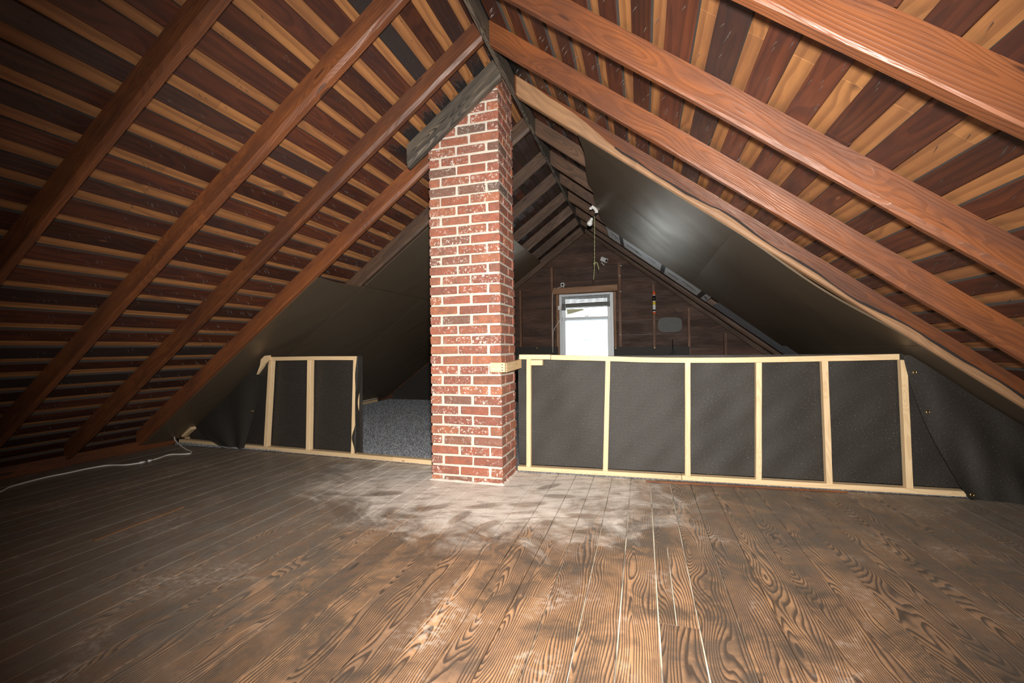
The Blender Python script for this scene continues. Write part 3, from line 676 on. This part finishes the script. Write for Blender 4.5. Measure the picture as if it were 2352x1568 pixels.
# ------------------------------------------------------------------ insulation boards under the rafters in the rear half
def slab(name, s, poly, zoff, mat, lab, cat='insulation board', group=None, thick=.012, sag=0.0, sub=(16, 16), lip=0.0):
    """poly as fn(u,v)->(d, y); lies under the rafters of slope s."""
    def fn(u, v):
        d, y = poly(u, v); return Vector((rx(s, d), y, rz(s, d, ZB)-zoff - sag*math.sin(math.pi*u)*math.sin(math.pi*v) - lip*math.sin(math.pi*u)**2*(1-v)**3))
    return tag(sheet(name, fn, sub[0], sub[1], M[mat], None, -thick if s > 0 else thick, uvs=(1, 1)), lab, cat, group)
up = [(3.268, .492), (3.566, .507), (3.942, .472), (4.386, .44), (4.584, .47), (5.175, .437), (5.696, .451), (5.838, .494), (6.0, .53)]
def upper_edge(y):
    for (a, b), (c, d) in zip(up, up[1:]):
        if a <= y <= c: return b+(d-b)*(y-a)/(c-a)
    return up[-1][1] if y > 6 else up[0][1]
def pr1(u, v): y = 3.268+2.66*v; d0 = upper_edge(y); return (d0+(1.535-d0)*u, y)
def pr2(u, v): y = 3.268+(2.66+.10*u)*v; return (1.5358+(2.555-1.5358)*u, y+.0*u)
def pr3(u, v): y = 3.268+2.60*v; return (2.56+(3.66-2.56)*u, y)
slab('insulation_board', 1, pr1, .008, 'panel', 'upper bronze foil board with scalloped edge on the right slope', sag=.015, sub=(14, 40))
slab('insulation_board', 1, pr2, .008, 'panel', 'middle bronze foil board on the right slope above partition', sag=.02, sub=(20, 24), lip=.035)
slab('insulation_board', 1, pr3, .008, 'panel', 'lowest bronze foil board running behind the right partition', sag=.01)
def pl1(u, v): return (1.80+.015*math.sin(v*3.14)+(3.95-1.80)*u, 3.225+(3.885-3.225)*v)
def pl2(u, v): return ((.93-.02)+(1.965-.91)*u, 3.89+3.42*v) if False else (.70+(1.79-.70)*u, 3.89+3.42*v)
def pl3(u, v): return (1.795+(3.95-1.795)*u, 3.89+1.24*v)
def pl4(u, v): return (1.795+(3.95-1.795)*u, 5.135+2.5*v)
slab('insulation_board', -1, pl1, .014, 'panel', 'narrow bronze foil board just behind the left partition', sag=.01)
slab('insulation_board', -1, pl2, .010, 'panel', 'high bronze foil board on the left slope behind the chimney', sag=.02)
slab('insulation_board', -1, pl3, .014, 'panel', 'wide bronze foil board above the carpeted opening', sag=.02)
slab('insulation_board', -1, pl4, .014, 'panel', 'rearmost bronze foil board on the left slope', sag=.02)
def sv1(u, v): return (.50+(1.775-.50)*v, 5.93+.575*u)
def sv2(u, v): return (1.86+(3.55-1.86)*v, 5.88+.625*u)
s1 = slab('foil_strip', 1, sv1, -.004, 'silver', 'bright silver foil strip with black print on the right slope', 'foil strip', thick=.004, sub=(4, 12))
s2 = slab('foil_strip', 1, sv2, -.004, 'dullfoil', 'dull grey foil strip low on the right slope', 'foil strip', thick=.004, sub=(4, 12))
def mark(d, y0, y1, w_, nm='printed_mark'):
    pts = [Vector((rx(1, dd), yy, rz(1, dd, ZB)+.004-.0065)) for dd, yy in ((d, y0), (d+w_, y0), (d+w_, y1), (d, y1))]
    prism(nm, pts, (0, 0, -.001), M['black'], s1)
mark(.66, 5.94, 6.50, .05, 'black_tape'); mark(1.19, 5.94, 6.50, .05, 'black_tape'); mark(1.66, 5.94, 6.50, .05, 'black_tape')
for dd, yy, ll, wl in ((.55, 6.12, .07, .02), (.60, 6.2, .04, .02), (.75, 6.2, .16, .03), (.86, 6.24, .09, .02), (1.02, 6.12, .10, .012), (1.05, 6.2, .07, .01), (1.28, 6.22, .13, .025), (1.45, 6.15, .14, .012), (1.50, 6.22, .12, .022), (1.72, 6.18, .035, .04), (1.74, 6.28, .03, .03)):
    mark(dd, yy, yy+wl*1.5, ll)
tag(box('wall_plate', (-4.90, 3.66, .0), (-4.84, 7.3, .055), M['pine']), 'pine plate along the left eave beside the carpet', 'plate')
tube_pts = [(-4.82, 3.7, .075), (-4.815, 4.8, .08), (-4.82, 6.2, .074), (-4.80, 7.3, .085)]
tag(tube('cable', smooth_path(tube_pts, 5), .008, M['cord']), 'white cable lying on the plate beside the carpet', 'cable')

# carpet in the rear half
def cp(u, v): return (-4.89+7.7*u, 3.405+(7.74-3.405)*v, .0045+.0*u)
tag(sheet('carpet', lambda u, v: (-4.89+7.7*u, (3.588-.0585*u*0 - (.17*(min(u*7.7, 3.33)/3.33) if u*7.7 < 3.33 else .17 - .11*((u*7.7-3.9)/2.95 if u*7.7 > 3.9 else 0)))*(1-v)-.012*(1-v)+7.74*v, .004), 60, 20, M['carpet'], None, -.004), 'grey speckled carpet covering the rear floor', 'carpet')

V = []; Fc = []
rng = random.Random(5)
for _ in range(52000):
    y = 3.50+(7.7-3.50)*rng.random()**1.35; x = -4.83+rng.random()*(3.25 if y < 5 else 3.0); h = rng.uniform(.008, .016); r = rng.uniform(.003, .0065); a = rng.random()*6.28; i = len(V)
    b = Vector((x, y, .0075)); ln = Vector((rng.uniform(-.005, .005), rng.uniform(-.005, .005), h))
    V += [b+Vector((r*math.cos(a), r*math.sin(a), 0)), b+Vector((r*math.cos(a+2.09), r*math.sin(a+2.09), 0)), b+Vector((r*math.cos(a+4.19), r*math.sin(a+4.19), 0)), b+ln]
    Fc += [(i, i+1, i+3), (i+1, i+2, i+3), (i+2, i, i+3)]
pile = mk('carpet_pile', V, Fc, M['carpet'], bpy.data.objects['carpet']); tag(pile, kind='stuff')

# black cloth along the foot of the far gable
def gc(x0, x1, zt_, wob): 
    def fn(u, v):
        x = x0+(x1-x0)*u; top = min((2.1 if x < -2.35 else zt_)+.006*math.sin(u*9+wob), (ZB-.04-(T[-1]*(XR-x) if x < XR else T[1]*(x-XR)))); return (x, GY-.075+.006*math.sin(x*7)*(1-v), .01+(max(top, .05)-.01)*v)
    return fn
c1 = tag(sheet('shade_cloth', gc(-4.75, -1.425, 1.005, 0), 50, 14, M['cloth'], None, .003, uvs=(3.3, 1)), 'black shade cloth along the gable foot left of window', 'cloth')
c2 = tag(sheet('shade_cloth', gc(-.46, .745, .985, 1.0), 30, 14, M['cloth'], None, .003, uvs=(1.2, 1)), 'black shade cloth along the gable foot right of window', 'cloth')
grommet((-1.80, GY-.082, .985), (0, -1, 0), c1); grommet((-.43, GY-.082, .965), (0, -1, 0), c2); grommet((.20, GY-.082, .97), (0, -1, 0), c2)

# ------------------------------------------------------------------ small things on the far gable
def camera_unit(name, lab, loc, aim_, sc=1.0):
    root = tag(empty(name, loc), lab, 'security camera'); a = Vector(aim_).normalized(); up_ = Vector((0, 0, 1)); side = a.cross(up_).normalized(); u4 = side.cross(a)
    beam('housing', -a*.045*sc, a*.045*sc, side*.062*sc, u4*.066*sc, M['white'], root, .010)
    tube('lens', [a*.0445*sc, a*.048*sc], .021*sc, M['black'], root, 16)
    tube('mount', [-a*.02*sc-u4*.03*sc, -a*.03*sc-u4*.055*sc+side*.004, Vector((0, .03, -.075))*sc], .008*sc, M['white'], root, 8)
    return root
camera_unit('security_camera', 'small white box camera standing on the window header', (-1.318, GY-.08, 2.098), (-.05, -1, -.15))
camera_unit('security_camera', 'tilted white camera mounted on the gable high above window', (-.60, GY-.075, 2.49), (.75, -.5, -.45), 1.15)
tag(tube('camera_cable', smooth_path([(-1.345, GY-.085, 2.055), (-1.43, GY-.08, 2.035), (-1.50, GY-.07, 1.99), (-1.518, GY-.07, 1.5), (-1.522, GY-.07, 1.1), (-1.527, GY-.07, .6), (-1.53, GY-.09, .1)], 6), .005, M['cord']), 'thin white cable running down beside the far window', 'cable')
tag(tube('adapter_cable', smooth_path([(-1.385, GY-.07, 1.66), (-1.36, GY-.08, 1.60), (-1.38, GY-.07, 1.50), (-1.42, GY-.075, 1.42), (-1.495, GY-.08, 1.30), (-1.515, GY-.08, 1.18), (-1.518, GY-.085, .9)], 6), .0045, M['cord']), 'looping white cable below the power adapter at the window', 'cable')
pa = tag(empty('power_adapter', (-1.385, GY-.075, 1.69)), 'grey white power adapter hanging at the left window jamb', 'adapter')
box('adapter_body', (-.03, -.02, -.035), (.03, .02, .035), M['white'], pa, .006); box('adapter_clip', (.032, -.018, -.045), (.11, .018, -.02), M['slat'], pa, .004)
can = tag(empty('foam_can', (.205, GY-.085, 1.53)), 'slim spray foam can with orange caps strapped to a stud', 'can')
def cyl(nm, z0, z1, r0, r1, mt, par, n=18): return tube(nm, [(0, 0, z0), (0, 0, z1)], [r0, r1], M[mt], par, n)
cyl('base_cap', 0, .03, .026, .026, 'orange', can); cyl('can_body', .03, .315, .0245, .0245, 'white', can); cyl('label_band', .15, .20, .025, .025, 'yellow', can); cyl('label_band', .215, .30, .025, .025, 'black', can); cyl('label_band', .045, .07, .025, .025, 'black', can); cyl('top_cap', .315, .375, .026, .022, 'orange', can)
tag(prism('filler_patch', [(.45+.19*math.copysign(abs(math.cos(a))**.6, math.cos(a)), GY-.006, 1.345+.125*math.copysign(abs(math.sin(a))**.6, math.sin(a))) for a in (2*math.pi*i/28 for i in range(28))], (0, .004, 0), M['patch']), 'grey rounded filler patch on the gable boards', 'patch')
rod = tag(empty('cable_hook', (.486, GY-.10, .80)), 'black looped cable on a thin rod leaning on the gable', 'hook')
tube('rod', [(0, 0, -.2), (-.004, .01, .30)], [.012, .006], M['black'], rod)
tube('cable_loop', smooth_path([(-.045, -.005, -.2), (-.05, -.005, .02), (-.03, -.005, .09), (0, -.005, .12), (.03, -.005, .09), (.05, -.005, .02), (.045, -.005, -.2)], 6), .008, M['black'], rod)
# bare bulb on the rafter and its rope
BY = 5.30
lamp = tag(empty('light_bulb', (-.55, BY, 2.62)), 'white bulb in an angled white socket under the ridge', 'bulb')
OLm = Vector(lamp.location)
def lp(*pts): return [Vector((x, BY+dy, z))-OLm for x, dy, z in pts]
tube('socket_elbow', smooth_path(lp((-.545, -.03, 2.668), (-.515, -.03, 2.645), (-.495, -.03, 2.615), (-.490, -.03, 2.585)), 5), .021, M['white'], lamp, 12)
tube('mount_ring', lp((-.559, -.03, 2.645), (-.559, -.045, 2.643)), [.018, .016], M['white'], lamp, 16)
tube('mount_stem', lp((-.52, -.03, 2.645), (-.50, 0, 2.69)), .012, M['black'], lamp, 8)
tube('stem', lp((-.492, -.03, 2.585), (-.545, -.03, 2.527)), .009, M['black'], lamp)
base = Vector((-.545, BY-.03, 2.530))-OLm; ax = Vector((-.42, 0, -.90)).normalized()
prof = [(0, .013), (.010, .018), (.035, .021), (.050, .028), (.068, .034), (.082, .032), (.092, .024), (.098, .011), (.0995, .001)]
tube('bulb_globe', [base+ax*a for a, _ in prof], [r for _, r in prof], M['bulb'], lamp, 18)
rp = tag(empty('pull_rope', (-.517, BY-.03, 2.54)), 'knotted yellow green pull rope hanging below the bulb', 'rope')
sp = smooth_path([(0, 0, .01), (-.001, 0, -.12), (-.005, 0, -.35), (-.008, 0, -.55), (-.013, 0, -.65), (-.022, 0, -.745)], 14)
tube('rope', sp, [.0045+.002*math.sin(i*2.1) for i in range(len(sp))], M['rope'], rp, 8)
tube('rope_tail', smooth_path([(-.008, -.004, -.555), (.018, -.004, -.545), (.034, -.004, -.585), (.042, -.004, -.628)], 5), .005, M['rope'], rp)
tube('rope_knot', [(-.008, -.003, -.535), (-.008, -.003, -.555), (-.008, -.003, -.575)], [.006, .013, .006], M['rope'], rp)
for x, z, yy, lb_ in ((-.505, 2.63, 5.26, 'tiny white cable clip on the rafter beside the bulb socket'), (-.33, 2.36, 7.62, 'topmost tiny white clip on the stud right of the window'), (-.355, 2.2, 7.67, 'second tiny white clip down the stud right of the window'), (-.345, 1.93, 7.67, 'tiny white clip level with the window top on the right stud'), (-.36, 1.2, 7.67, 'lowest tiny white clip on the stud right of the window')):
    tag(tube('cable_clip', [(x, yy, z), (x+.012, yy-.006, z), (x+.02, yy-.002, z-.008)], .007, M['white']), lb_, 'clip', 'white cable clips')

# ------------------------------------------------------------------ things on the floor
ec = tag(empty('extension_cord', (-4.5, 2.6, 0)), 'white extension cord snaking across the floor at the left eave', 'cord'); OE = Vector(ec.location)
cpts = [(-4.30, 1.75), (-4.474, 2.005), (-4.553, 2.086), (-4.599, 2.205), (-4.622, 2.35), (-4.605, 2.459), (-4.60, 2.603), (-4.55, 2.72), (-4.41, 2.77), (-4.352, 2.858)]
tube('cord', smooth_path([Vector((x, y, .006))-OE for x, y in cpts], 6), .0062, M['cord'], ec)
c2p = [(-4.35, 2.93, .006), (-4.376, 3.027, .006), (-4.413, 3.15, .006), (-4.30, 3.20, .006), (-4.262, 3.235, .006), (-4.33, 3.30, .006), (-4.50, 3.37, .008), (-4.70, 3.45, .03), (-4.83, 3.50, .07), (-4.845, 3.53, .11), (-4.80, 3.55, .135)]
tube('cord', smooth_path([Vector(p)-OE for p in c2p], 6), .0062, M['cord'], ec)
tube('plug', [Vector(p)-OE for p in ((-4.353, 2.845, .008), (-4.35, 2.885, .008))], [.008, .010], M['white'], ec); tube('prong', [Vector(p)-OE for p in ((-4.35, 2.885, .008), (-4.349, 2.915, .008))], .004, M['steel'], ec)
tube('socket', [Vector(p)-OE for p in ((-4.349, 2.912, .008), (-4.352, 2.955, .008))], [.010, .008], M['white'], ec)
tag(beam('trim_1', (.01, 3.385, .005), (1.30, 3.462, .005), (0, .022, 0), (0, 0, .009), M['rafter']), 'thin brown wood strip on the floor before the right partition', kind='structure')
tag(beam('wood_sliver', (-2.819, 1.619, .003), (-2.851, 2.117, .003), (.024, 0, 0), (0, 0, .004), M['wane']), 'long orange brown wood sliver lying on the left floor', 'sliver')
tag(prism('paper_scrap', [(.112, 3.395, .0015), (.15, 3.402, .0015), (.16, 3.415, .0015), (.118, 3.412, .0015)], (0, 0, .005), M['yellow']), 'tiny yellow scrap at the foot of the right partition', 'scrap')
